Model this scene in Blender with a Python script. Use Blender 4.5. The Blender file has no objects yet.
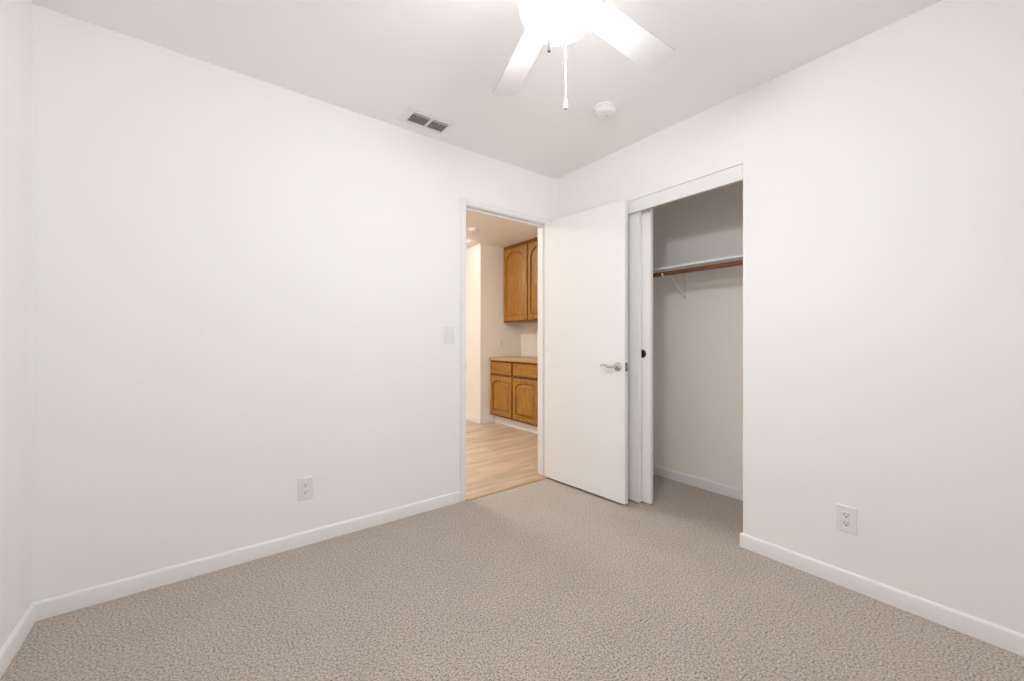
import bpy, bmesh, math, random
from mathutils import Vector, Matrix
random.seed(7)
C = bpy.context.scene.collection
SC = bpy.context.scene
PI = math.pi

# ------------------------------------------------------------------ camera
cam_d = bpy.data.cameras.new('camera')
cam = bpy.data.objects.new('camera', cam_d); C.objects.link(cam)
CAM = Vector((-2.2827, -2.4000, 1.1085)); YAW = 0.9208
fw = Vector((math.cos(YAW), math.sin(YAW), 0)); rt = Vector((math.sin(YAW), -math.cos(YAW), 0)); up = Vector((0, 0, 1))
M3 = Matrix((rt, up, -fw)).transposed()
cam.matrix_world = Matrix.Translation(CAM) @ M3.to_4x4()
cam_d.sensor_fit = 'HORIZONTAL'; cam_d.sensor_width = 36.0
cam_d.lens = 36.0 * 397.85 / 1024
cam_d.clip_start = 0.05
SC.camera = cam

# ------------------------------------------------------------------ view and sky
SC.view_settings.view_transform = 'Standard'
SC.view_settings.look = 'None'
SC.view_settings.exposure = 0.10
SC.view_settings.gamma = 1.0
SC.view_settings.use_curve_mapping = False
SC.cycles.use_denoising = True
SC.cycles.max_bounces = 14
SC.cycles.diffuse_bounces = 10
SC.cycles.sample_clamp_indirect = 6.0

SKY = 2.0            # daylight outside the window
LOWER_GLOW = 1.4         # lower half relative to the sky, raised to brighten the ceiling
GLOBE = 80.0         # ceiling fan bowl
HALL_E = 76.0        # hallway dome lights, the seen one and two added
w = bpy.data.worlds.new('daylight'); SC.world = w; w.use_nodes = True
bg = w.node_tree.nodes['Background']
_n, _l = w.node_tree.nodes, w.node_tree.links
_g = _n.new('ShaderNodeTexCoord'); _s = _n.new('ShaderNodeSeparateXYZ'); _r = _n.new('ShaderNodeValToRGB')
_m = _n.new('ShaderNodeMapRange'); _m.inputs['From Min'].default_value = -1; _m.inputs['From Max'].default_value = 1
_l.new(_g.outputs['Generated'], _s.inputs[0]); _l.new(_s.outputs['Z'], _m.inputs['Value']); _l.new(_m.outputs[0], _r.inputs['Fac'])
_r.color_ramp.elements[0].position = 0.47; _r.color_ramp.elements[0].color = (*[c * LOWER_GLOW for c in (0.95, 0.975, 1.0)], 1)     # unseen lower half, brightened to throw light up on the ceiling
_r.color_ramp.elements[1].position = 0.53; _r.color_ramp.elements[1].color = (0.80, 0.90, 1.0, 1)                                # bright open sky
_l.new(_r.outputs['Color'], bg.inputs['Color'])
bg.inputs['Strength'].default_value = SKY

# room: corner of the two long walls at the origin, bedroom in x<0, y<0
H = 2.44            # bedroom ceiling
HH = 2.41           # hallway ceiling
XL = -2.84          # west wall
YS = -3.05          # south wall (behind the camera, with the window)
TW = 0.115          # wall thickness
DX0, DX1, DZ = -0.862, -0.098, 2.05       # bedroom doorway
CY0, CY1, CZ = -1.449, -0.235, 2.062      # closet opening
XC = 0.66           # closet back wall
WX0, WX1, WZ0, WZ1 = -2.05, -0.45, 0.85, 2.10   # unseen window, guessed

pl = bpy.data.lights.new('window_portal', 'AREA'); pl.shape = 'RECTANGLE'; pl.size = WX1 - WX0; pl.size_y = WZ1 - WZ0
pl.cycles.is_portal = True
po = bpy.data.objects.new('window_portal', pl); C.objects.link(po)
po.location = ((WX0 + WX1) / 2, YS - TW - 0.02, (WZ0 + WZ1) / 2)
po.rotation_euler = (PI / 2, 0, 0)      # -Z looks to +Y

# ------------------------------------------------------------------ materials
def mat(name, col, rough=0.5, spec=0.3, metal=0.0):
    m = bpy.data.materials.new(name); m.use_nodes = True
    b = m.node_tree.nodes['Principled BSDF']
    b.inputs['Base Color'].default_value = (*col, 1); b.inputs['Roughness'].default_value = rough
    b.inputs['Specular IOR Level'].default_value = spec; b.inputs['Metallic'].default_value = metal
    return m
def nodes(m): return m.node_tree.nodes, m.node_tree.links, m.node_tree.nodes['Principled BSDF']
def coords(m, scale=(1, 1, 1), kind='Object'):
    n, l, b = nodes(m)
    tc = n.new('ShaderNodeTexCoord'); mp = n.new('ShaderNodeMapping'); mp.inputs['Scale'].default_value = scale
    l.new(tc.outputs[kind], mp.inputs['Vector']); return mp.outputs['Vector']
def bump(m, vec, scale, strength, dist, detail=3.0):
    n, l, b = nodes(m)
    t = n.new('ShaderNodeTexNoise'); t.inputs['Scale'].default_value = scale; t.inputs['Detail'].default_value = detail
    l.new(vec, t.inputs['Vector'])
    bp = n.new('ShaderNodeBump'); bp.inputs['Strength'].default_value = strength; bp.inputs['Distance'].default_value = dist
    l.new(t.outputs['Fac'], bp.inputs['Height']); l.new(bp.outputs['Normal'], b.inputs['Normal'])
    return t
def ramp(m, fac, stops):
    n, l, b = nodes(m)
    r = n.new('ShaderNodeValToRGB'); e = r.color_ramp.elements
    while len(e) < len(stops): e.new(0.5)
    for el, (p, c) in zip(e, stops): el.position = p; el.color = (*c, 1)
    l.new(fac, r.inputs['Fac']); return r.outputs['Color']

def wall_paint(name, col):
    m = mat(name, col, 0.75, 0.2); bump(m, coords(m), 70.0, 0.12, 0.004, 4.0); return m
M_WALL = wall_paint('white wall paint with orange peel texture', (0.89, 0.885, 0.875))
M_CEIL = wall_paint('flat white ceiling paint', (0.90, 0.895, 0.89))
M_HALL = wall_paint('warm white hallway paint', (0.86, 0.835, 0.80))
M_CLOSET = wall_paint('closet wall paint', (0.94, 0.905, 0.86))
M_TRIM = mat('white semigloss trim', (0.84, 0.84, 0.842), 0.4, 0.3)
M_DOOR = mat('white painted door', (0.88, 0.875, 0.865), 0.42, 0.35); bump(M_DOOR, coords(M_DOOR, (60, 60, 4)), 3.0, 0.03, 0.001)
M_PLASTIC = mat('white plastic', (0.81, 0.81, 0.82), 0.35, 0.4)
M_FAN = mat('white fan enamel', (0.68, 0.675, 0.665), 0.4, 0.3)
M_DARK = mat('dark recess', (0.02, 0.019, 0.018), 0.8, 0.1)
M_SLOT = mat('dark outlet slot', (0.05, 0.05, 0.055), 0.6, 0.2)
M_NICKEL = mat('brushed nickel', (0.62, 0.59, 0.55), 0.28, 0.5, 1.0)
M_BRONZE = mat('dark bronze finger pull', (0.05, 0.035, 0.025), 0.5, 0.4, 0.6)
M_GREYMETAL = mat('grey slat metal', (0.74, 0.70, 0.665), 0.5, 0.4, 0.2)
M_LAM = mat('tan laminate', (0.46, 0.31, 0.17), 0.35, 0.4)
M_PLATE_REFL = mat('nickel plate with painted dark reflection', (0.20, 0.19, 0.18), 0.4, 0.5, 0.8)  # dark reflection in the nickel put into its base colour
M_DUCT_SHADE = mat('grey sheet painted as duct shade', (0.19, 0.175, 0.16), 0.8, 0.1)  # shade inside the duct painted as a grey sheet
M_RUB = mat('grey rubber tip', (0.25, 0.25, 0.25), 0.7, 0.2)

def wood(name, c0, c1, c2, sc, rough=0.35):
    m = mat(name, c1, rough, 0.4); n, l, b = nodes(m)
    v = coords(m, sc)
    t = n.new('ShaderNodeTexNoise'); t.inputs['Scale'].default_value = 6.0; t.inputs['Detail'].default_value = 7.0
    t.inputs['Roughness'].default_value = 0.62; t.inputs['Distortion'].default_value = 0.9
    l.new(v, t.inputs['Vector'])
    l.new(ramp(m, t.outputs['Fac'], [(0.30, c0), (0.5, c1), (0.70, c2)]), b.inputs['Base Color'])
    bp = n.new('ShaderNodeBump'); bp.inputs['Strength'].default_value = 0.08; bp.inputs['Distance'].default_value = 0.002
    l.new(t.outputs['Fac'], bp.inputs['Height']); l.new(bp.outputs['Normal'], b.inputs['Normal'])
    return m
OAK = ((0.21, 0.088, 0.014), (0.35, 0.165, 0.027), (0.47, 0.25, 0.05))
M_OAK = wood('honey oak upright grain', *OAK, (9, 9, 0.9))
M_OAKH = wood('honey oak level grain', *OAK, (9, 0.9, 9))
M_OAKGAP = wood('honey oak darkened for gap shade', (0.10, 0.034, 0.007), (0.17, 0.062, 0.013), (0.24, 0.095, 0.022), (9, 9, 0.9))  # darker than the doors, painting the shade in the gaps between fronts
M_ROD = wood('brown stained rod', (0.13, 0.045, 0.018), (0.20, 0.075, 0.030), (0.26, 0.10, 0.04), (20, 1.2, 20), 0.4)

# carpet: beige cut pile with darker flecks
M_CARPET = mat('beige cut pile carpet', (0.45, 0.39, 0.33), 0.95, 0.05)
def _carpet():
    m = M_CARPET; n, l, b = nodes(m); v = coords(m)
    def noise(s, d, r=0.6):
        t = n.new('ShaderNodeTexNoise'); t.inputs['Scale'].default_value = s; t.inputs['Detail'].default_value = d; t.inputs['Roughness'].default_value = r
        l.new(v, t.inputs['Vector']); return t.outputs['Fac']
    f1 = noise(135, 2, 0.6); f2 = noise(330, 2, 0.7); c = noise(5, 3, 0.6)
    am = n.new('ShaderNodeMath'); am.operation = 'ADD'; h2 = n.new('ShaderNodeMath'); h2.operation = 'MULTIPLY_ADD'; h2.inputs[1].default_value = 0.45; h2.inputs[2].default_value = -0.225
    l.new(f2, h2.inputs[0]); l.new(f1, am.inputs[0]); l.new(h2.outputs[0], am.inputs[1]); a = am.outputs[0]
    mx = n.new('ShaderNodeMath'); mx.operation = 'MULTIPLY_ADD'; mx.inputs[1].default_value = 0.06
    l.new(c, mx.inputs[0]); l.new(a, mx.inputs[2])
    sb = n.new('ShaderNodeMath'); sb.operation = 'SUBTRACT'; sb.inputs[1].default_value = 0.03; l.new(mx.outputs[0], sb.inputs[0])
    l.new(ramp(m, sb.outputs[0], [(0.31, (0.15, 0.122, 0.10)), (0.43, (0.37, 0.313, 0.262)), (0.54, (0.49, 0.42, 0.36)), (0.69, (0.66, 0.582, 0.51))]), b.inputs['Base Color'])
    bp = n.new('ShaderNodeBump'); bp.inputs['Strength'].default_value = 0.6; bp.inputs['Distance'].default_value = 0.006
    l.new(a, bp.inputs['Height']); l.new(bp.outputs['Normal'], b.inputs['Normal'])
    b.inputs['Sheen Weight'].default_value = 0.25; b.inputs['Sheen Roughness'].default_value = 0.6
_carpet()

# vinyl planks running along x
M_VINYL = mat('light oak vinyl plank', (0.5, 0.36, 0.24), 0.38, 0.4)
def _vinyl():
    m = M_VINYL; n, l, b = nodes(m); v = coords(m)
    br = n.new('ShaderNodeTexBrick'); br.inputs['Scale'].default_value = 1.0
    br.inputs['Brick Width'].default_value = 1.22; br.inputs['Row Height'].default_value = 0.18
    br.inputs['Mortar Size'].default_value = 0.0015; br.offset = 0.37
    br.inputs['Color1'].default_value = (0.0, 0.0, 0.0, 1); br.inputs['Color2'].default_value = (1, 1, 1, 1); br.inputs['Mortar'].default_value = (0.1, 0.1, 0.1, 1)
    l.new(v, br.inputs['Vector'])
    mp = n.new('ShaderNodeMapping'); mp.inputs['Scale'].default_value = (0.7, 6, 1); l.new(v, mp.inputs['Vector'])
    ad = n.new('ShaderNodeVectorMath'); ad.operation = 'ADD'; l.new(mp.outputs[0], ad.inputs[0])
    sc = n.new('ShaderNodeVectorMath'); sc.operation = 'SCALE'; sc.inputs['Scale'].default_value = 9.0
    l.new(br.outputs['Color'], sc.inputs[0]); l.new(sc.outputs[0], ad.inputs[1])
    t = n.new('ShaderNodeTexNoise'); t.inputs['Scale'].default_value = 2.2; t.inputs['Detail'].default_value = 6.0; t.inputs['Distortion'].default_value = 0.6
    l.new(ad.outputs[0], t.inputs['Vector'])
    col = ramp(m, t.outputs['Fac'], [(0.28, (0.44, 0.33, 0.235)), (0.5, (0.60, 0.47, 0.35)), (0.72, (0.72, 0.585, 0.45))])
    mix = n.new('ShaderNodeMix'); mix.data_type = 'RGBA'; mix.blend_type = 'MULTIPLY'; mix.inputs[0].default_value = 0.35
    l.new(col, mix.inputs[6])
    pr = ramp(m, br.outputs['Color'], [(0.0, (0.72, 0.70, 0.68)), (1.0, (1, 1, 1))]); l.new(pr, mix.inputs[7])
    l.new(mix.outputs[2], b.inputs['Base Color'])
_vinyl()

def emit(name, col, s):
    m = bpy.data.materials.new(name); m.use_nodes = True; n = m.node_tree.nodes; n.clear()
    e = n.new('ShaderNodeEmission'); e.inputs['Color'].default_value = (*col, 1); e.inputs['Strength'].default_value = s
    o = n.new('ShaderNodeOutputMaterial'); m.node_tree.links.new(e.outputs[0], o.inputs['Surface']); return m
M_GLOBE = emit('lit frosted glass bowl', (0.970, 0.972, 1.0), GLOBE)
M_HALLAMP = emit('lit warm dome', (1.0, 0.955, 0.89), HALL_E)

def pane_glass():
    m = bpy.data.materials.new('window pane glass'); m.use_nodes = True; n = m.node_tree.nodes; l = m.node_tree.links; n.clear()
    t = n.new('ShaderNodeBsdfTransparent'); g = n.new('ShaderNodeBsdfGlossy'); g.inputs['Roughness'].default_value = 0.02
    f = n.new('ShaderNodeFresnel'); f.inputs['IOR'].default_value = 1.45; x = n.new('ShaderNodeMixShader'); o = n.new('ShaderNodeOutputMaterial')
    l.new(f.outputs[0], x.inputs[0]); l.new(t.outputs[0], x.inputs[1]); l.new(g.outputs[0], x.inputs[2]); l.new(x.outputs[0], o.inputs['Surface'])
    return m
M_GLASS = pane_glass()

# ------------------------------------------------------------------ mesh helpers
def bx(bm, x0, x1, y0, y1, z0, z1, mi=0):
    x0, x1 = sorted((x0, x1)); y0, y1 = sorted((y0, y1)); z0, z1 = sorted((z0, z1))
    v = [bm.verts.new(p) for p in ((x0, y0, z0), (x1, y0, z0), (x1, y1, z0), (x0, y1, z0), (x0, y0, z1), (x1, y0, z1), (x1, y1, z1), (x0, y1, z1))]
    fs = [bm.faces.new([v[i] for i in q]) for q in ((0, 3, 2, 1), (4, 5, 6, 7), (0, 1, 5, 4), (1, 2, 6, 5), (2, 3, 7, 6), (3, 0, 4, 7))]
    for f in fs: f.material_index = mi
    return v, fs
def box(*a, bevel=0.0, seg=2):
    bm = bmesh.new(); bx(bm, *a)
    if bevel: bmesh.ops.bevel(bm, geom=bm.edges[:], offset=bevel, segments=seg, affect='EDGES', profile=0.5)
    return bm
def bev(bm, off, seg=2):
    bmesh.ops.bevel(bm, geom=bm.edges[:], offset=off, segments=seg, affect='EDGES', profile=0.5); return bm
def lathe(prof, n=40, axis='Z', center=(0, 0, 0)):
    """surface of revolution of (radius, height) pairs"""
    bm = bmesh.new(); rings = []
    def P(r, h, a):
        c, s = r * math.cos(a), r * math.sin(a)
        p = {'Z': (c, s, h), 'X': (h, c, s), 'Y': (c, h, s)}[axis]
        return Vector(p) + Vector(center)
    for r, h in prof:
        if r < 1e-6: rings.append([bm.verts.new(P(0, h, 0))])
        else: rings.append([bm.verts.new(P(r, h, 2 * PI * k / n)) for k in range(n)])
    for a, b in zip(rings, rings[1:]):
        for k in range(n):
            q = [a[k % len(a)], a[(k + 1) % len(a)], b[(k + 1) % len(b)], b[k % len(b)]]
            u = []
            for x in q:
                if x not in u: u.append(x)
            if len(u) > 2: bm.faces.new(u)
    for r in (rings[0], rings[-1]):
        if len(r) > 2: bm.faces.new(r)
    bmesh.ops.recalc_face_normals(bm, faces=bm.faces[:]); return bm
def tube(pts, rad, n=12, bm=None, squash=1.0):
    """round tube along points; rad is a number or a list"""
    bm = bm or bmesh.new(); pts = [Vector(p) for p in pts]; rings = []
    up0 = Vector((0, 0, 1))
    for i, p in enumerate(pts):
        t = (pts[min(i + 1, len(pts) - 1)] - pts[max(i - 1, 0)]).normalized()
        u = up0.cross(t)
        if u.length < 1e-3: u = Vector((1, 0, 0)).cross(t)
        u.normalize(); v = t.cross(u); r = rad[i] if isinstance(rad, (list, tuple)) else rad
        rings.append([bm.verts.new(p + u * math.cos(2 * PI * k / n) * r + v * math.sin(2 * PI * k / n) * r * squash) for k in range(n)])
    for a, b in zip(rings, rings[1:]):
        for k in range(n): bm.faces.new((a[k], a[(k + 1) % n], b[(k + 1) % n], b[k]))
    bm.faces.new(rings[0]); bm.faces.new(rings[-1])
    bmesh.ops.recalc_face_normals(bm, faces=bm.faces[:]); return bm
def obj(name, bm, m, parent=None, smooth=False, loc=None):
    me = bpy.data.meshes.new(name); bm.to_mesh(me); bm.free()
    for x in (m if isinstance(m, (list, tuple)) else [m]): me.materials.append(x)
    if smooth:
        me.polygons.foreach_set('use_smooth', [True] * len(me.polygons))
        try: me.set_sharp_from_angle(angle=math.radians(38))
        except Exception: pass
    o = bpy.data.objects.new(name, me); C.objects.link(o)
    if parent is not None: o.parent = parent
    if loc is not None: o.location = loc
    return o
def tag(o, label=None, cat=None, group=None, kind=None):
    if label: o['label'] = label
    if cat: o['category'] = cat
    if group: o['group'] = group
    if kind: o['kind'] = kind
    return o
def struct(name, bm, m, label, cat, smooth=False):
    return tag(obj(name, bm, m, smooth=smooth), label, cat, kind='structure')
def thing(name, label, cat, loc=(0, 0, 0), rz=0.0, group=None, kind=None):
    o = bpy.data.objects.new(name, None); C.objects.link(o); o.location = loc; o.rotation_euler = (0, 0, rz)
    o.empty_display_size = 0.1
    return tag(o, label, cat, group, kind)
def copy_tree(o, parent=None):
    c = o.copy(); C.objects.link(c)
    if parent is not None: c.parent = parent
    for ch in list(o.children): copy_tree(ch, c)
    return c

# ------------------------------------------------------------------ room shell
E_HALLX0, E_HALLX1, E_HALLY1 = -2.2, 1.31, 4.6
bm = bmesh.new(); bx(bm, XL - TW, XC + 0.1, YS - TW, -0.012, -0.12, 0.0)
struct('floor', bm, M_CARPET, 'beige cut pile carpet covering the bedroom and closet floor', 'floor')
bm = bmesh.new(); bx(bm, E_HALLX0 - 0.1, E_HALLX1 + 0.1, -0.012, E_HALLY1 + 0.1, -0.12, -0.006)
struct('floor_hallway', bm, M_VINYL, 'light oak plank floor of the hallway beyond the open door', 'floor')
bm = bmesh.new(); bx(bm, XL - TW, XC + 0.1, YS - TW, TW, H, H + 0.12)
struct('ceiling', bm, M_CEIL, 'smooth white bedroom ceiling with fan, vent and smoke alarm', 'ceiling')
bm = bmesh.new(); bx(bm, E_HALLX0 - 0.1, E_HALLX1 + 0.1, TW, E_HALLY1 + 0.1, HH, HH + 0.12)
struct('ceiling_hallway', bm, M_HALL, 'warm lit hallway ceiling above the oak cabinets', 'ceiling')

# north wall with the doorway (the hallway side keeps the same paint)
bm = bmesh.new()
bx(bm, XL - TW, DX0 - 0.02, 0, TW, -0.1, H); bx(bm, DX0 - 0.02, DX1 + 0.02, 0, TW, DZ + 0.02, H); bx(bm, DX1 + 0.02, E_HALLX1 + 0.1, 0, TW, -0.1, H)
struct('wall_north', bm, M_WALL, 'long white wall with the doorway, light switch and ceiling vent above', 'wall')
# east wall with the closet opening
bm = bmesh.new()
bx(bm, 0, TW, CY1, 0, -0.1, H); bx(bm, 0, TW, CY0, CY1, CZ, H); bx(bm, 0, TW, YS - TW, CY0, -0.1, H)
struct('wall_east', bm, M_WALL, 'white wall with the closet opening and an outlet at its right', 'wall')
bm = bmesh.new(); bx(bm, XL - TW, XL, YS - TW, 0, -0.1, H)
struct('wall_west', bm, M_WALL, 'narrow sliver of white wall at the far left edge', 'wall')
bm = bmesh.new()
bx(bm, XL, WX0, YS - TW, YS, -0.1, H); bx(bm, WX1, 0, YS - TW, YS, -0.1, H)
bx(bm, WX0, WX1, YS - TW, YS, -0.1, WZ0); bx(bm, WX0, WX1, YS - TW, YS, WZ1, H)
struct('wall_south', bm, M_WALL, 'white wall behind the viewer with an unseen window guessed for the daylight', 'wall')
# closet
YCE = -1.80
bm = bmesh.new(); bx(bm, XC, XC + 0.1, YCE - 0.1, 0, -0.1, H); bx(bm, TW, XC, YCE - 0.1, YCE, -0.1, H)
struct('wall_closet', bm, M_CLOSET, 'shaded off-white back wall inside the closet', 'wall')
# hallway
YA, XLIT = 2.11, 0.613
bm = bmesh.new(); bx(bm, XLIT, E_HALLX1 + 0.1, YA, E_HALLY1, -0.1, HH)
struct('wall_hallway', bm, M_HALL, 'warm lit hallway wall corner left of the oak cabinets', 'wall')
bm = bmesh.new(); bx(bm, E_HALLX1, E_HALLX1 + 0.1, TW, YA, -0.1, HH)
struct('wall_alcove', bm, M_HALL, 'wall behind the oak counter in the hallway alcove', 'wall')
bm = bmesh.new(); bx(bm, E_HALLX0 - 0.1, XLIT, E_HALLY1, E_HALLY1 + 0.1, -0.1, HH); bx(bm, E_HALLX0 - 0.1, E_HALLX0, TW, E_HALLY1, -0.1, HH)
struct('wall_hallway_end', bm, M_HALL, 'far end walls of the hallway out of sight', 'wall')

# ------------------------------------------------------------------ baseboards
BH, BT = 0.073, 0.012
def base_run(bm, p, q, nrm, ext0=0.0, ext1=0.0, h=BH, t=BT, z0=0.0):
    """eased-top baseboard from p to q (xy), standing out along nrm"""
    p, q, nrm = Vector((*p, 0)), Vector((*q, 0)), Vector((*nrm, 0)); d = (q - p).normalized()
    p = p - d * ext0; q = q + d * ext1
    prof = [(0, z0), (t, z0), (t, z0 + h - 0.012), (t * 0.8, z0 + h - 0.005), (t * 0.45, z0 + h - 0.001), (0, z0 + h)]
    A = [bm.verts.new(p + nrm * a + Vector((0, 0, b))) for a, b in prof]; B = [bm.verts.new(q + nrm * a + Vector((0, 0, b))) for a, b in prof]
    n = len(prof)
    for i in range(n): bm.faces.new((A[i], A[(i + 1) % n], B[(i + 1) % n], B[i]))
    bm.faces.new(A); bm.faces.new(B[::-1]); bmesh.ops.recalc_face_normals(bm, faces=bm.faces[:])
bm = bmesh.new(); base_run(bm, (XL, 0), (DX0 - 0.05, 0), (0, -1)); 
struct('baseboard_north', bm, M_TRIM, 'white baseboard along the doorway wall', 'baseboard', smooth=True)
bm = bmesh.new(); base_run(bm, (0, CY0), (0, YS), (-1, 0), ext0=BT); base_run(bm, (0, CY0), (TW, CY0), (0, 1))
struct('baseboard_east', bm, M_TRIM, 'white baseboard on the closet wall wrapping into the closet opening', 'baseboard', smooth=True)
bm = bmesh.new(); base_run(bm, (XL, YS), (XL, -BT), (1, 0))
struct('baseboard_west', bm, M_TRIM, 'white baseboard of the left wall meeting the corner', 'baseboard', smooth=True)
bm = bmesh.new(); base_run(bm, (XL + BT, YS), (0 - BT, YS), (0, 1))
struct('baseboard_south', bm, M_TRIM, 'white baseboard under the unseen window behind the viewer', 'baseboard', smooth=True)
bm = bmesh.new(); base_run(bm, (XC, YCE), (XC, 0), (-1, 0)); base_run(bm, (TW, YCE), (XC - BT, YCE), (0, 1)); base_run(bm, (XC - BT, 0), (TW, 0), (0, -1))
struct('baseboard_closet', bm, M_TRIM, 'white baseboard along the closet back wall', 'baseboard', smooth=True)
HZ = -0.006
bm = bmesh.new(); base_run(bm, (XLIT, E_HALLY1), (XLIT, YA), (-1, 0), ext1=BT, h=0.08, z0=HZ); base_run(bm, (XLIT, YA), (0.83, YA), (0, -1), h=0.08, z0=HZ)
struct('baseboard_hallway', bm, M_TRIM, 'white baseboard round the hallway wall corner', 'baseboard', smooth=True)

# ------------------------------------------------------------------ doorway frame
t1 = thing('trim_1', 'white door frame around the open bedroom doorway', 'door frame', (0, 0, 0), kind='structure')
bm = bmesh.new()
JT = 0.02
bx(bm, DX0 - JT, DX0, -0.001, TW + 0.001, 0, DZ + JT); bx(bm, DX1, DX1 + JT, -0.001, TW + 0.001, 0, DZ + JT); bx(bm, DX0, DX1, -0.001, TW + 0.001, DZ, DZ + JT)
obj('jamb', bm, M_TRIM, t1)
bm = bmesh.new()      # stop strips in the middle of the jamb
bx(bm, DX0, DX0 + 0.011, 0.045, 0.08, 0, DZ); bx(bm, DX1 - 0.011, DX1, 0.045, 0.08, 0, DZ); bx(bm, DX0 + 0.011, DX1 - 0.011, 0.045, 0.08, DZ - 0.011, DZ)
obj('door_stop', bm, M_TRIM, t1)
CW = 0.043
for side in (-1, 1):          # bedroom side and hallway side
    y0, y1 = ((-0.011, 0) if side < 0 else (TW, TW + 0.011))
    bm = bmesh.new()
    x0, x1, zt = DX0 - 0.004, DX1 + 0.004, DZ + 0.004
    bx(bm, x0 - CW, x0, y0, y1, 0, zt + CW); bx(bm, x1, x1 + CW, y0, y1, 0, zt + CW); bx(bm, x0, x1, y0, y1, zt, zt + CW)
    bmesh.ops.bevel(bm, geom=bm.edges[:], offset=0.003, segments=2, affect='EDGES')
    obj('casing', bm, M_TRIM, t1)
o = obj('strike_plate', box(DX0 - 0.003, DX0 + 0.002, -0.006, 0.03, 0.90, 0.957, bevel=0.0008), M_NICKEL, t1); o['label'] = 'nickel strike plate'
bm = lathe([(0, 0), (0.016, 0), (0.016, 0.004), (0.011, 0.006), (0.011, 0.011), (0, 0.0115)], 20, 'X', (DX0, 0.02, 0.325)); obj('bumper', bm, M_PLASTIC, t1, True)
bm = bmesh.new(); bx(bm, DX0, DX1, -0.03, 0.0, -0.003, 0.004); obj('threshold_strip', bev(bm, 0.0015), M_LAM, t1)

# ------------------------------------------------------------------ bedroom door, open past 90 degrees
# built with the hinge pin at the origin, the leaf along -y, visible face looking to -x
DW, DT, DZ0, DZ1 = 0.740, 0.035, 0.016, 2.050
hx, hy = DX1 - 0.004, -0.008
door = thing('door_1', 'white flush bedroom door standing open with a nickel lever handle', 'door', (hx, hy, 0), math.radians(4.1), kind='structure')
obj('door_leaf', box(-DT, 0, -DW, -0.003, DZ0, DZ1, bevel=0.0018), M_DOOR, door)
LZ = 0.932; LY = -DW + 0.056
for sgn, fx in ((-1, -DT), (1, 0.0)):
    rose = obj('rose', lathe([(0, 0), (0.031, 0), (0.031, sgn * 0.004), (0.027, sgn * 0.009), (0.017, sgn * 0.011), (0.0125, sgn * 0.014), (0.0115, sgn * 0.030), (0, sgn * 0.031)], 36, 'X', (fx, LY, LZ)), M_NICKEL, door, True)
    xo = fx + sgn * 0.040
    pts = [(fx + sgn * 0.025, LY, LZ), (fx + sgn * 0.037, LY + 0.002, LZ), (xo + sgn * 0.003, LY + 0.012, LZ + 0.0005), (xo + sgn * 0.004, LY + 0.03, LZ - 0.002), (xo + sgn * 0.004, LY + 0.05, LZ - 0.002),
           (xo + sgn * 0.003, LY + 0.066, LZ + 0.004), (xo + sgn * 0.002, LY + 0.082, LZ + 0.0105), (xo, LY + 0.096, LZ + 0.0105), (xo - sgn * 0.004, LY + 0.108, LZ + 0.006), (xo - sgn * 0.010, LY + 0.116, LZ + 0.001)]
    bmh = tube(pts, [0.010, 0.010, 0.0095, 0.009, 0.008, 0.0072, 0.0065, 0.006, 0.0055, 0.005], 14)
    obj('lever', bmh, M_NICKEL, door, True)
lp = obj('latch_plate', box(-DT / 2 - 0.0125, -DT / 2 + 0.0125, -DW - 0.0012, -DW + 0.001, LZ - 0.028, LZ + 0.028, bevel=0.0006), M_PLATE_REFL, door)
obj('latch_bolt', box(-DT / 2 - 0.007, -DT / 2 + 0.007, -DW - 0.011, -DW, LZ - 0.008, LZ + 0.008, bevel=0.002), M_NICKEL, lp)
for z in (0.25, 1.03, 1.83):
    h = obj('hinge', lathe([(0, z - 0.045), (0.006, z - 0.045), (0.006, z + 0.045), (0, z + 0.046)], 14, 'Z', (0.003, 0.004, 0)), M_NICKEL, door, True)
    bm = bmesh.new(); bx(bm, -0.030, 0.002, -0.0036, -0.0018, z - 0.044, z + 0.044); obj('hinge_plate', bm, M_NICKEL, h)

# ------------------------------------------------------------------ closet: fascia, sliding doors, shelf, rod, bracket
t2 = thing('trim_2', 'white fascia board and track across the top of the closet opening', 'fascia', kind='structure')
obj('fascia', box(0.001, 0.020, CY0 + 0.0015, CY1 - 0.0015, 1.976, CZ - 0.002, bevel=0.001), M_TRIM, t2)
bm = bmesh.new(); bx(bm, 0.02, 0.112, CY0 + 0.001, CY1 - 0.001, CZ - 0.012, CZ - 0.001); bx(bm, 0.063, 0.065, CY0 + 0.001, CY1 - 0.001, CZ - 0.05, CZ - 0.012); obj('sliding_track', bm, M_GREYMETAL, t2)
PW = 0.60; PZ0, PZ1 = 0.010, 2.02
def slider(name, x, yr, label, pulls, t=0.030):
    d = thing(name, label, 'sliding door', (x, yr, 0), kind='structure')
    obj('door_panel', box(0, t, 0, PW, PZ0, PZ1, bevel=0.0015), M_DOOR, d)
    for yy in pulls:
        p = obj('finger_pull', lathe([(0.0, 0.0015), (0.020, 0.001), (0.024, -0.0006), (0.027, -0.0016), (0.0285, -0.001), (0.029, 0.0005), (0.0, 0.003)], 32, 'X', (0, yy, 1.018)), M_BRONZE, d, True)
        p['label'] = 'round dark bronze finger pull'
        obj('pull_cup', lathe([(0, -0.0007), (0.022, -0.0007), (0.022, 0.0004), (0, 0.0004)], 28, 'X', (0, yy, 1.018)), M_DARK, p)
    bm = bmesh.new()
    for yy in (0.09, PW - 0.09): bx(bm, t * 0.2, t * 0.8, yy - 0.03, yy + 0.03, PZ1 - 0.002, PZ1 + 0.028)
    obj('roller_hanger', bm, M_GREYMETAL, d)
    return d
slider('door_2', 0.030, -0.776, 'front white sliding closet panel, mostly hidden by the bedroom door', (PW - 0.05,))
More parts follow.
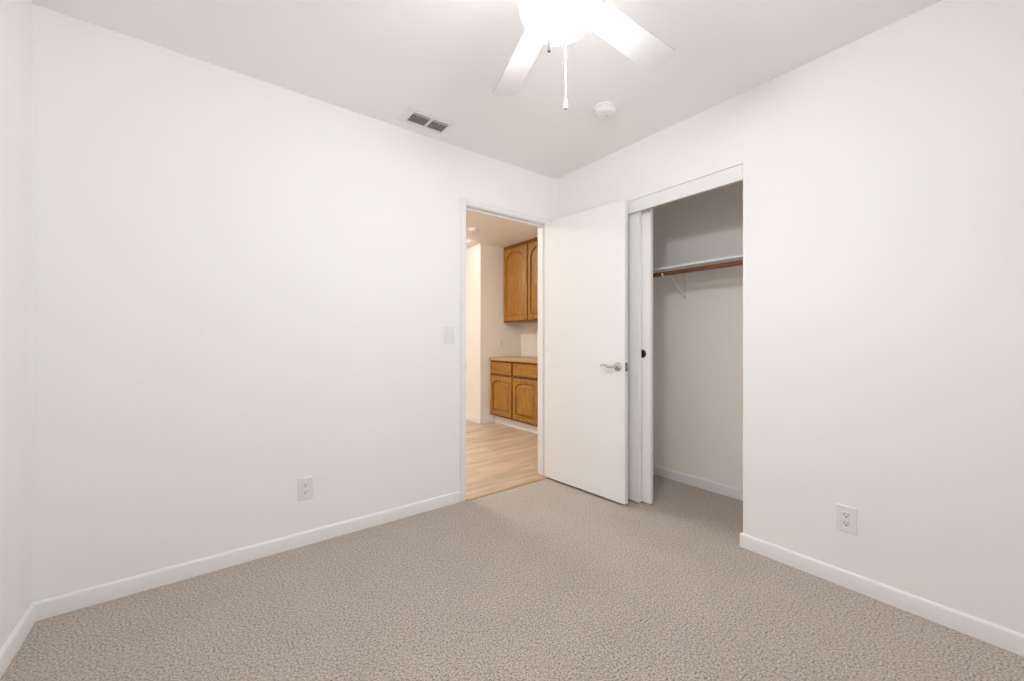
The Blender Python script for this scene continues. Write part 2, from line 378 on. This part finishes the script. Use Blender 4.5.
slider('door_3', 0.072, -0.838, 'rear white sliding closet panel showing a half round dark finger pull', (0.062, PW - 0.05))

SX0, SZ0, SZ1 = 0.34, 1.626, 1.643
sh = thing('closet_shelf', 'white painted shelf board running across the closet above the rod', 'shelf', (0, 0, 0))
obj('shelf_board', box(SX0, XC - 0.001, YCE + 0.002, -0.002, SZ0, SZ1, bevel=0.002), M_TRIM, sh)
t3 = thing('trim_3', 'white cleat strip on the closet back wall carrying the shelf', 'cleat', kind='structure')
obj('back_cleat', box(XC - 0.019, XC - 0.0005, YCE + 0.002, -0.002, 1.556, SZ0 - 0.0005, bevel=0.002), M_CLOSET, t3)
bm = bmesh.new(); bx(bm, SX0 + 0.005, XC - 0.02, -0.020, -0.002, 1.556, SZ0 - 0.0005); obj('end_cleat', bm, M_CLOSET, t3)
bm = bmesh.new(); bx(bm, SX0 + 0.005, XC - 0.02, YCE + 0.002, YCE + 0.020, 1.556, SZ0 - 0.0005); obj('end_cleat', bm, M_CLOSET, t3)
RX, RZ, RR = 0.362, 1.596, 0.0155
rod = obj('closet_rod', tube([(RX, YCE + 0.0205, RZ), (RX, -1.2, RZ), (RX, -0.6, RZ), (RX, -0.0205, RZ)], RR, 24), M_ROD, smooth=True)
tag(rod, 'brown stained wooden clothes rod hanging under the closet shelf', 'clothes rod')
BY = -0.755
br = thing('shelf_bracket', 'white metal shelf and rod bracket with a slanted brace in the closet', 'bracket', (XC, BY, 1.45))
def brpart(name, bm): 
    bmesh.ops.translate(bm, vec=(-XC, -BY, -1.45), verts=bm.verts[:]); return obj(name, bm, M_PLASTIC, br, True)
bm = bmesh.new(); bx(bm, XC - 0.0225, XC - 0.0195, BY - 0.006, BY + 0.006, 1.545, 1.625); bx(bm, XC - 0.0225, XC - 0.0005, BY - 0.006, BY + 0.006, 1.5515, 1.5545); bx(bm, XC - 0.0035, XC - 0.0005, BY - 0.006, BY + 0.006, 1.43, 1.5545); brpart('wall_plate', bev(bm, 0.0006, 1))
brpart('arm', box(RX + 0.02, XC - 0.02, BY - 0.009, BY + 0.009, 1.617, 1.6255, bevel=0.0015))
brpart('brace', tube([(XC - 0.004, BY, 1.444), (XC - 0.02, BY, 1.452), (0.44, BY, 1.594), (0.422, BY, 1.612)], 0.0075, 10))
hp = [(0.400, BY, 1.6215)] + [(RX + (RR + 0.005) * math.cos(a), BY, RZ + (RR + 0.005) * math.sin(a)) for a in [math.radians(d) for d in (40, 15, -10, -35, -60, -85, -110, -135, -160, -185)]]
brpart('rod_hook', tube(hp, 0.0055, 10))

# ------------------------------------------------------------------ unseen window behind the viewer, placed to supply daylight
win = thing('window_1', 'unseen wide white window guessed behind the viewer to supply daylight', 'window', ((WX0 + WX1) / 2, YS, WZ0), kind='structure')
ww, wh = (WX1 - WX0) / 2, WZ1 - WZ0
bm = bmesh.new()
for a in ((-ww, ww, -0.09, -0.03, 0, 0.045), (-ww, ww, -0.09, -0.03, wh - 0.045, wh), (-ww, -ww + 0.045, -0.09, -0.03, 0.045, wh - 0.045), (ww - 0.045, ww, -0.09, -0.03, 0.045, wh - 0.045), (-0.03, 0.03, -0.09, -0.03, 0.045, wh - 0.045)): bx(bm, *a)
obj('window_frame', bm, M_TRIM, win)
for s in (-1, 1):
    bm = bmesh.new(); bx(bm, *( (-ww + 0.045, -0.03) if s < 0 else (0.03, ww - 0.045)), -0.062, -0.058, 0.045, wh - 0.045); obj('pane', bm, M_GLASS, win)
obj('window_sill', box(-ww - 0.03, ww + 0.03, -0.03, 0.03, -0.02, 0.0, bevel=0.003), M_TRIM, win)

# ------------------------------------------------------------------ ceiling fan with light bowl
FX, FY = -1.42, -1.51
fan = thing('ceiling_fan', 'white five blade ceiling fan with a glowing frosted bowl light', 'ceiling fan', (FX, FY, H))
def fz(z): return z - H
obj('canopy', lathe([(0, 0), (0.075, 0), (0.075, -0.012), (0.066, -0.035), (0.03, -0.055), (0.016, -0.06), (0, -0.06)], 40), M_FAN, fan, True)
obj('downrod', lathe([(0, -0.05), (0.0125, -0.05), (0.0125, -0.115), (0, -0.115)], 20), M_FAN, fan, True)
obj('motor_housing', lathe([(0, -0.10), (0.035, -0.10), (0.07, -0.112), (0.105, -0.132), (0.118, -0.16), (0.118, -0.195), (0.108, -0.215), (0.09, -0.225), (0, -0.225)], 48), M_FAN, fan, True)
obj('switch_housing', lathe([(0, -0.22), (0.062, -0.22), (0.066, -0.228), (0.066, -0.236), (0.100, -0.244), (0.1225, -0.254), (0.1225, -0.266), (0.117, -0.268), (0, -0.264)], 48), M_FAN, fan, True)
R, hb, zr = 0.127, 0.102, fz(2.160)
prof = [(0.060, zr + 0.0295), (0.075, zr + 0.0285), (0.095, zr + 0.024), (0.112, zr + 0.016), (0.122, zr + 0.008), (R, zr)] + [(R * math.cos(a), zr - hb * math.sin(a)) for a in [PI / 2 * k / 16 for k in range(1, 16)]] + [(0, zr - hb)]
b_ = obj('light_bowl', lathe(prof, 56), M_GLOBE, fan, True); b_['label'] = 'glowing frosted glass bowl'
# blades
BLZ = fz(2.200)
def blade_mesh():
    bm = bmesh.new(); r0, r1 = 0.165, 0.562; th = 0.0055; out = []
    w0, w1 = 0.046, 0.0585
    cr = 0.014
    for k in range(6): a = -PI / 2 + PI / 2 * k / 5; out.append((r1 - cr + cr * math.cos(a), -w1 + cr + cr * math.sin(a)))
    for k in range(6): a = PI / 2 * k / 5; out.append((r1 - cr + cr * math.cos(a), w1 - cr + cr * math.sin(a)))
    for k in range(6): a = PI / 2 + PI / 2 * k / 5; out.append((r0 + 0.02 + 0.02 * math.cos(a), w0 - 0.02 + 0.02 * math.sin(a)))
    for k in range(6): a = PI + PI / 2 * k / 5; out.append((r0 + 0.02 + 0.02 * math.cos(a), -w0 + 0.02 + 0.02 * math.sin(a)))
    top = [bm.verts.new((x, y, th / 2)) for x, y in out]; bot = [bm.verts.new((x, y, -th / 2)) for x, y in out]
    bm.faces.new(top); bm.faces.new(bot[::-1]); n = len(out)
    for i in range(n): bm.faces.new((top[i], bot[i], bot[(i + 1) % n], top[(i + 1) % n]))
    bmesh.ops.recalc_face_normals(bm, faces=bm.faces[:])
    bmesh.ops.rotate(bm, verts=bm.verts[:], cent=(0, 0, 0), matrix=Matrix.Rotation(math.radians(-12.5), 3, 'X'))
    return bm
def iron_mesh():
    bm = bmesh.new(); bx(bm, 0.085, 0.19, -0.016, 0.016, 0.000, 0.006); bx(bm, 0.17, 0.235, -0.036, 0.036, 0.0035, 0.0075)
    bmesh.ops.rotate(bm, verts=bm.verts[:], cent=(0, 0, 0), matrix=Matrix.Rotation(math.radians(-12.5), 3, 'X'))
    return bm
bl0 = obj('blade', blade_mesh(), M_FAN, fan, True); bl0.location = (0, 0, BLZ)
ir0 = obj('blade_arm', iron_mesh(), M_FAN, bl0)
for k in range(5):
    b = bl0 if k == 0 else bl0.copy()
    if k:
        C.objects.link(b); b.parent = fan
        i2 = ir0.copy(); C.objects.link(i2); i2.parent = b
    b.rotation_euler = (0, 0, math.radians(-0.4 + 72 * k))
# pull chains
def chain(off, ztop, zbot, name_bead_r):
    p = Vector((FX, FY, 0)) - Vector((FX, FY, 0)) + off
    bm = bmesh.new(); z = ztop; fob_top = zbot + 0.036
    tube([(p.x, p.y, ztop), (p.x, p.y, (ztop + fob_top) / 2), (p.x, p.y, fob_top)], name_bead_r * 0.6, 8, bm)
    while z > fob_top:
        bmesh.ops.create_icosphere(bm, subdivisions=1, radius=name_bead_r, matrix=Matrix.Translation((p.x, p.y, z))); z -= name_bead_r * 2.3
    # link from the switch housing out to the chain
    d = Vector((p.x, p.y, 0)).normalized()
    tube([(d.x * 0.12, d.y * 0.12, ztop + 0.002), (p.x, p.y, ztop)], name_bead_r * 0.8, 8, bm)
    c = obj('pull_chain', bm, M_PLASTIC, fan, True)
    obj('fob', lathe([(0, 0.036), (0.0035, 0.036), (0.0045, 0.031), (0.0055, 0.024), (0.0072, 0.008), (0.0074, 0.004), (0.0060, 0.0005), (0, 0.0005)], 20, 'Z', (p.x, p.y, zbot)), M_PLASTIC, c, True)
    t = obj('fob_tip', lathe([(0, 0.001), (0.0038, 0.001), (0.0038, -0.0015), (0, -0.0015)], 14, 'Z', (p.x, p.y, zbot)), M_RUB, c)
chain(fw * 0.133 + rt * 0.036, fz(2.166), fz(1.1085 + 1.365 * (340.5 - 109) / 397.85), 0.0020)
chain(-fw * 0.131 - rt * 0.0455, fz(2.166), fz(1.1085 + 1.10 * (340.5 - 51.5) / 397.85), 0.0015)

# ------------------------------------------------------------------ smoke detector
sm = thing('smoke_detector', 'round white smoke alarm on the bedroom ceiling near the closet', 'smoke alarm', (-0.475, -0.905, H))
obj('base_plate', lathe([(0, 0), (0.068, 0), (0.070, -0.003), (0.070, -0.009), (0.066, -0.011), (0, -0.011)], 48), M_PLASTIC, sm, True)
obj('cover', lathe([(0, -0.010), (0.060, -0.010), (0.060, -0.016), (0.056, -0.0165), (0.056, -0.019), (0.060, -0.020), (0.0585, -0.030), (0.052, -0.037), (0.040, -0.040), (0, -0.041)], 48), M_PLASTIC, sm, True)
obj('test_button', lathe([(0, -0.040), (0.012, -0.040), (0.012, -0.043), (0, -0.0435)], 24, 'Z', (0.006, -0.008, 0)), M_PLASTIC, sm, True)
o = obj('sensor_port', lathe([(0, -0.0435), (0.004, -0.0435), (0.004, -0.0442), (0, -0.0442)], 14, 'Z', (0.006, -0.008, 0)), M_RUB, sm)

# ------------------------------------------------------------------ ceiling air vent
vx0, vx1, vy0, vy1 = -1.378, -1.082, -0.262, -0.070
gx0, gx1, gy0, gy1 = -1.339, -1.108, -0.218, -0.108
vent = thing('ceiling_vent', 'white two bank air vent grille on the ceiling beside the wall', 'vent', ((gx0 + gx1) / 2, (gy0 + gy1) / 2, H))
ox, oy = (gx0 + gx1) / 2, (gy0 + gy1) / 2
def loc(bm): bmesh.ops.translate(bm, vec=(-ox, -oy, -H), verts=bm.verts[:]); return bm
bm = bmesh.new()
ring_o = [(vx0, vy0), (vx1, vy0), (vx1, vy1), (vx0, vy1)]; ring_i = [(gx0, gy0), (gx1, gy0), (gx1, gy1), (gx0, gy1)]
L1 = [bm.verts.new((*p, H - 0.0005)) for p in ring_o]; L2 = [bm.verts.new((p[0] + (0.006 if p[0] == vx0 else -0.006), p[1] + (0.006 if p[1] == vy0 else -0.006), H - 0.006)) for p in ring_o]
L3 = [bm.verts.new((*p, H - 0.008)) for p in ring_i]; L4 = [bm.verts.new((*p, H - 0.0005)) for p in ring_i]
for a, b in ((L1, L2), (L2, L3), (L3, L4)):
    for i in range(4): bm.faces.new((a[i], a[(i + 1) % 4], b[(i + 1) % 4], b[i]))
bmesh.ops.recalc_face_normals(bm, faces=bm.faces[:])
obj('frame', loc(bm), M_PLASTIC, vent)
bm = bmesh.new(); bx(bm, gx0, gx1, gy0, gy1, H - 0.0012, H - 0.0006); obj('backing', loc(bm), M_DUCT_SHADE, vent)  # flat sheet on the solid ceiling, coloured as the shaded duct
cx = -1.221
obj('divider', loc(box(cx - 0.006, cx + 0.006, gy0, gy1, H - 0.009, H - 0.0012)), M_PLASTIC, vent)
ns = 7
for (sx0, sx1) in ((gx0, cx - 0.006), (cx + 0.006, gx1)):
    for k in range(ns):
        y = gy0 + (gy1 - gy0) * (k + 1.25) / (ns + 0.6)
        bm = bmesh.new(); bx(bm, sx0, sx1, -0.0066 + 0.0024 * (k == 0), 0.0066 - 0.0024 * (k == 0), -0.0005, 0.0005)
        bmesh.ops.rotate(bm, verts=bm.verts[:], cent=(0, 0, 0), matrix=Matrix.Rotation(math.radians(28 if k else 0), 3, 'X'))
        bmesh.ops.translate(bm, vec=(0, min(y, gy1 - 0.0045), H - 0.0045), verts=bm.verts[:])
        obj('slat', loc(bm), M_PLASTIC if k == 0 else M_GREYMETAL, vent)

# ------------------------------------------------------------------ switch and outlets (plate built facing -y at the origin)
def plate_mesh(w=0.074, h=0.118, t=0.006, ow=0.034, oh=0.068):
    """bevelled cover plate with a rectangular opening"""
    bm = bmesh.new()
    def rect(w_, h_, y): return [bm.verts.new((sx * w_ / 2, y, sz * h_ / 2)) for sx, sz in ((-1, -1), (1, -1), (1, 1), (-1, 1))]
    Ls = [rect(w, h, 0), rect(w, h, -t * 0.5), rect(w - 0.006, h - 0.006, -t), rect(ow, oh, -t), rect(ow, oh, 0)]
    for a, b in zip(Ls, Ls[1:]):
        for i in range(4): bm.faces.new((a[i], a[(i + 1) % 4], b[(i + 1) % 4], b[i]))
    bmesh.ops.recalc_face_normals(bm, faces=bm.faces[:]); return bm
def screws(parent, zs):
    for z in zs: obj('screw', lathe([(0, -0.0072), (0.0028, -0.0068), (0.003, -0.006), (0, -0.0058)], 12, 'Y', (0, 0, z)), M_PLASTIC, parent)
sw = thing('light_switch', 'white rocker light switch on the wall beside the doorway', 'light switch', (-0.992, 0, 1.143))
obj('cover_plate', plate_mesh(), M_PLASTIC, sw)
bm = bmesh.new()
rk = [(-0.0335, -0.0015), (-0.0335, -0.0075), (0.0, -0.0062), (0.0335, -0.0105), (0.0335, -0.0015)]
A = [bm.verts.new((-0.0163, y, z)) for z, y in rk]; B = [bm.verts.new((0.0163, y, z)) for z, y in rk]
for i in range(5): bm.faces.new((A[i], A[(i + 1) % 5], B[(i + 1) % 5], B[i]))
bm.faces.new(A); bm.faces.new(B[::-1]); bmesh.ops.recalc_face_normals(bm, faces=bm.faces[:])
obj('rocker', bm, M_PLASTIC, sw); screws(sw, (0.048, -0.048))
def outlet(label, loc_, rz, group=None):
    t = thing('wall_outlet', label, 'outlet', loc_, rz, group)
    obj('cover_plate', plate_mesh(), M_PLASTIC, t)
    f = obj('socket_face', box(-0.0165, 0.0165, -0.0066, -0.001, -0.0335, 0.0335, bevel=0.0008), M_PLASTIC, t)
    for zc in (0.019, -0.019):
        bm = bmesh.new(); bx(bm, -0.0078, -0.0052, -0.0072, -0.006, zc - 0.001, zc + 0.009); bx(bm, 0.0052, 0.0078, -0.0072, -0.006, zc, zc + 0.008)
        v = lathe([(0, -0.0072), (0.0034, -0.0072), (0.0034, -0.006), (0, -0.006)], 14, 'Y', (0, 0, zc - 0.0075))
        me = bpy.data.meshes.new('tmp'); v.to_mesh(me); v.free(); bm.from_mesh(me); bpy.data.meshes.remove(me)
        obj('socket_slots', bm, M_SLOT, f)
    screws(t, (0.048, -0.048)); return t
outlet('white duplex outlet low on the long wall left of the doorway', (-1.868, 0, 0.305), 0)
outlet('white duplex outlet low on the wall right of the closet', (0, -1.886, 0.305), -PI / 2)
outlet('pale outlet on the alcove wall above the oak counter', (0.955, YA, 1.075), 0)

# ------------------------------------------------------------------ hallway cabinets (faces look to -x)
def arch_loop(w, h, m, rise, n=18, shoulder=0.04):
    """closed loop of (u,v): a panel inset by m whose top is a cathedral arch"""
    u0, u1, v0, vt = m, w - m, m, h - m
    vs = vt - rise; sw_ = (u1 - u0) * shoulder
    L = [(u0, v0), (u1, v0), (u1, vs)]
    for k in range(n + 1):
        a = PI * k / n; uu = (u0 + u1) / 2 + ((u1 - u0) / 2 - sw_) * math.cos(a); L.append((uu, vs + rise * math.sin(a) ** 0.8))
    L.append((u0, vs)); return L
def outer_loop(w, h, n=18):
    L = [(0, 0), (w, 0), (w, h * 0.8)]
    for k in range(n + 1): L.append((w * (1 - k / n), h))
    L.append((0, h * 0.8)); return L
def raised_door(parent, x, y0, w, z0, h, stile=0.05, rise=0.06):
    """y0: left-hand edge as one faces the cabinet (largest y); u runs to -y"""
    th = 0.019
    def V(bm, p, d): return bm.verts.new((x - d, y0 - p[0], z0 + p[1]))
    bm = bmesh.new(); O = outer_loop(w, h); I = arch_loop(w, h, stile, rise)
    e = 0.005
    Oe = [(min(max(p[0], e), w - e), min(max(p[1], e), h - e)) for p in O]
    I2 = arch_loop(w, h, stile + 0.003, rise)
    loops = [[V(bm, p, 0) for p in O], [V(bm, p, th - e) for p in O], [V(bm, p, th) for p in Oe], [V(bm, p, th) for p in I], [V(bm, p, th - 0.017) for p in I2]]
    n = len(O)
    for a, b in zip(loops, loops[1:]):
        for i in range(n):
            bm.faces.new((a[i], a[(i + 1) % n], b[(i + 1) % n], b[i]))
    bm.faces.new(loops[0])
    bmesh.ops.remove_doubles(bm, verts=bm.verts[:], dist=1e-5); bmesh.ops.recalc_face_normals(bm, faces=bm.faces[:])
    d = obj('door', bm, M_OAK, parent)
    bm = bmesh.new()
    P = [arch_loop(w, h, stile + 0.002, rise), arch_loop(w, h, stile + 0.013, rise), arch_loop(w, h, stile + 0.036, rise)]
    ls = [[V(bm, p, q) for p in L] for L, q in zip(P, (th - 0.016, th - 0.015, th - 0.001))]
    for a, b in zip(ls, ls[1:]):
        for i in range(n): bm.faces.new((a[i], a[(i + 1) % n], b[(i + 1) % n], b[i]))
    bm.faces.new(ls[-1]); bmesh.ops.recalc_face_normals(bm, faces=bm.faces[:])
    obj('panel', bm, M_OAK, d)
    return d
CX, CB = 0.775, 0.10           # base cabinet face, underside
ctop = 0.838
YE = TW + 0.006
base = thing('base_cabinet', 'low honey oak cabinet with arched doors and drawers in the hallway alcove', 'cabinet', (0, 0, 0))
obj('body', box(CX, E_HALLX1 - 0.002, YE, YA - 0.002, CB, ctop), M_OAKGAP, base)
o = obj('toe_kick', box(0.835, 0.86, YE, YA - 0.002, HZ, CB), M_TRIM, base); o['label'] = 'white toe kick board'
dw, gap = 0.470, 0.032
y = YA - 0.025
for k in range(4):
    w_ = dw if k < 3 else y - YE - 0.02
    raised_door(base, CX, y, w_, CB + 0.022, 0.510, 0.050, 0.055)
    bm = bmesh.new(); bx(bm, CX - 0.019, CX, y - w_, y, 0.668, 0.818); bmesh.ops.bevel(bm, geom=bm.edges[:], offset=0.006, segments=2, affect='EDGES'); obj('drawer', bm, M_OAKH, base)
    y -= w_ + gap
ct = obj('countertop', box(CX - 0.035, E_HALLX1 - 0.001, YE - 0.004, YA - 0.001, ctop + 0.0005, 0.884, bevel=0.014, seg=4), M_LAM, smooth=True)
tag(ct, 'tan laminate countertop with a rounded front edge on the low oak cabinet', 'countertop')
UX, UZ0, UZ1 = 1.0, 1.357, HH - 0.002
uppr = thing('wall_cabinet', 'hanging honey oak wall cabinet with arched doors above the tan countertop', 'cabinet', (0, 0, 0))
uw = 0.506
obj('body', box(UX, E_HALLX1 - 0.002, YA - 0.002 - 2 * uw - 0.09, YA - 0.002, UZ0, UZ1), M_OAKGAP, uppr)
y = YA - 0.024
for k in range(2):
    raised_door(uppr, UX, y, uw, UZ0 + 0.022, UZ1 - UZ0 - 0.075, 0.046, 0.11); y -= uw + 0.024

# ------------------------------------------------------------------ hallway lights: one seen, two added out of view
def dome_light(x, y, label, rr=0.10):
    t = thing('dome_light', label, 'ceiling light', (x, y, HH))
    obj('rim', lathe([(0, -0.0005), (rr + 0.012, -0.0005), (rr + 0.012, -0.016), (rr + 0.004, -0.020), (0, -0.020)], 40), M_PLASTIC, t, True)
    obj('diffuser', lathe([(rr, -0.0195)] + [(rr * math.cos(q), -0.0195 - rr * 0.5 * math.sin(q)) for q in [PI / 2 * k / 8 for k in range(1, 8)]] + [(0, -0.0195 - rr * 0.5)], 32), M_HALLAMP, t, True)
    return t
dome_light(0.30, 2.10, 'glowing dome light on the hallway ceiling seen just past the door frame', 0.042)
dome_light(-1.0, 1.4, 'unseen dome light added behind the doorway wall to brighten the hallway', 0.185)  # out of view, added only for its light
dome_light(-0.75, 3.3, 'unseen dome light added further down the hallway to brighten it', 0.11)  # second added lamp, also unseen, only fills the hall with light
hl = thing('smoke_detector', 'flat round white fixture on the hallway ceiling beyond the doorway', 'smoke alarm', (0.175, 1.57, HH))  # unidentified ceiling fixture, modelled in the form of an alarm
obj('base_plate', lathe([(0, 0), (0.066, 0), (0.066, -0.010), (0.062, -0.012), (0, -0.012)], 36), M_PLASTIC, hl, True)
obj('cover', lathe([(0, -0.011), (0.054, -0.011), (0.052, -0.024), (0.044, -0.030), (0, -0.031)], 36), M_PLASTIC, hl, True)
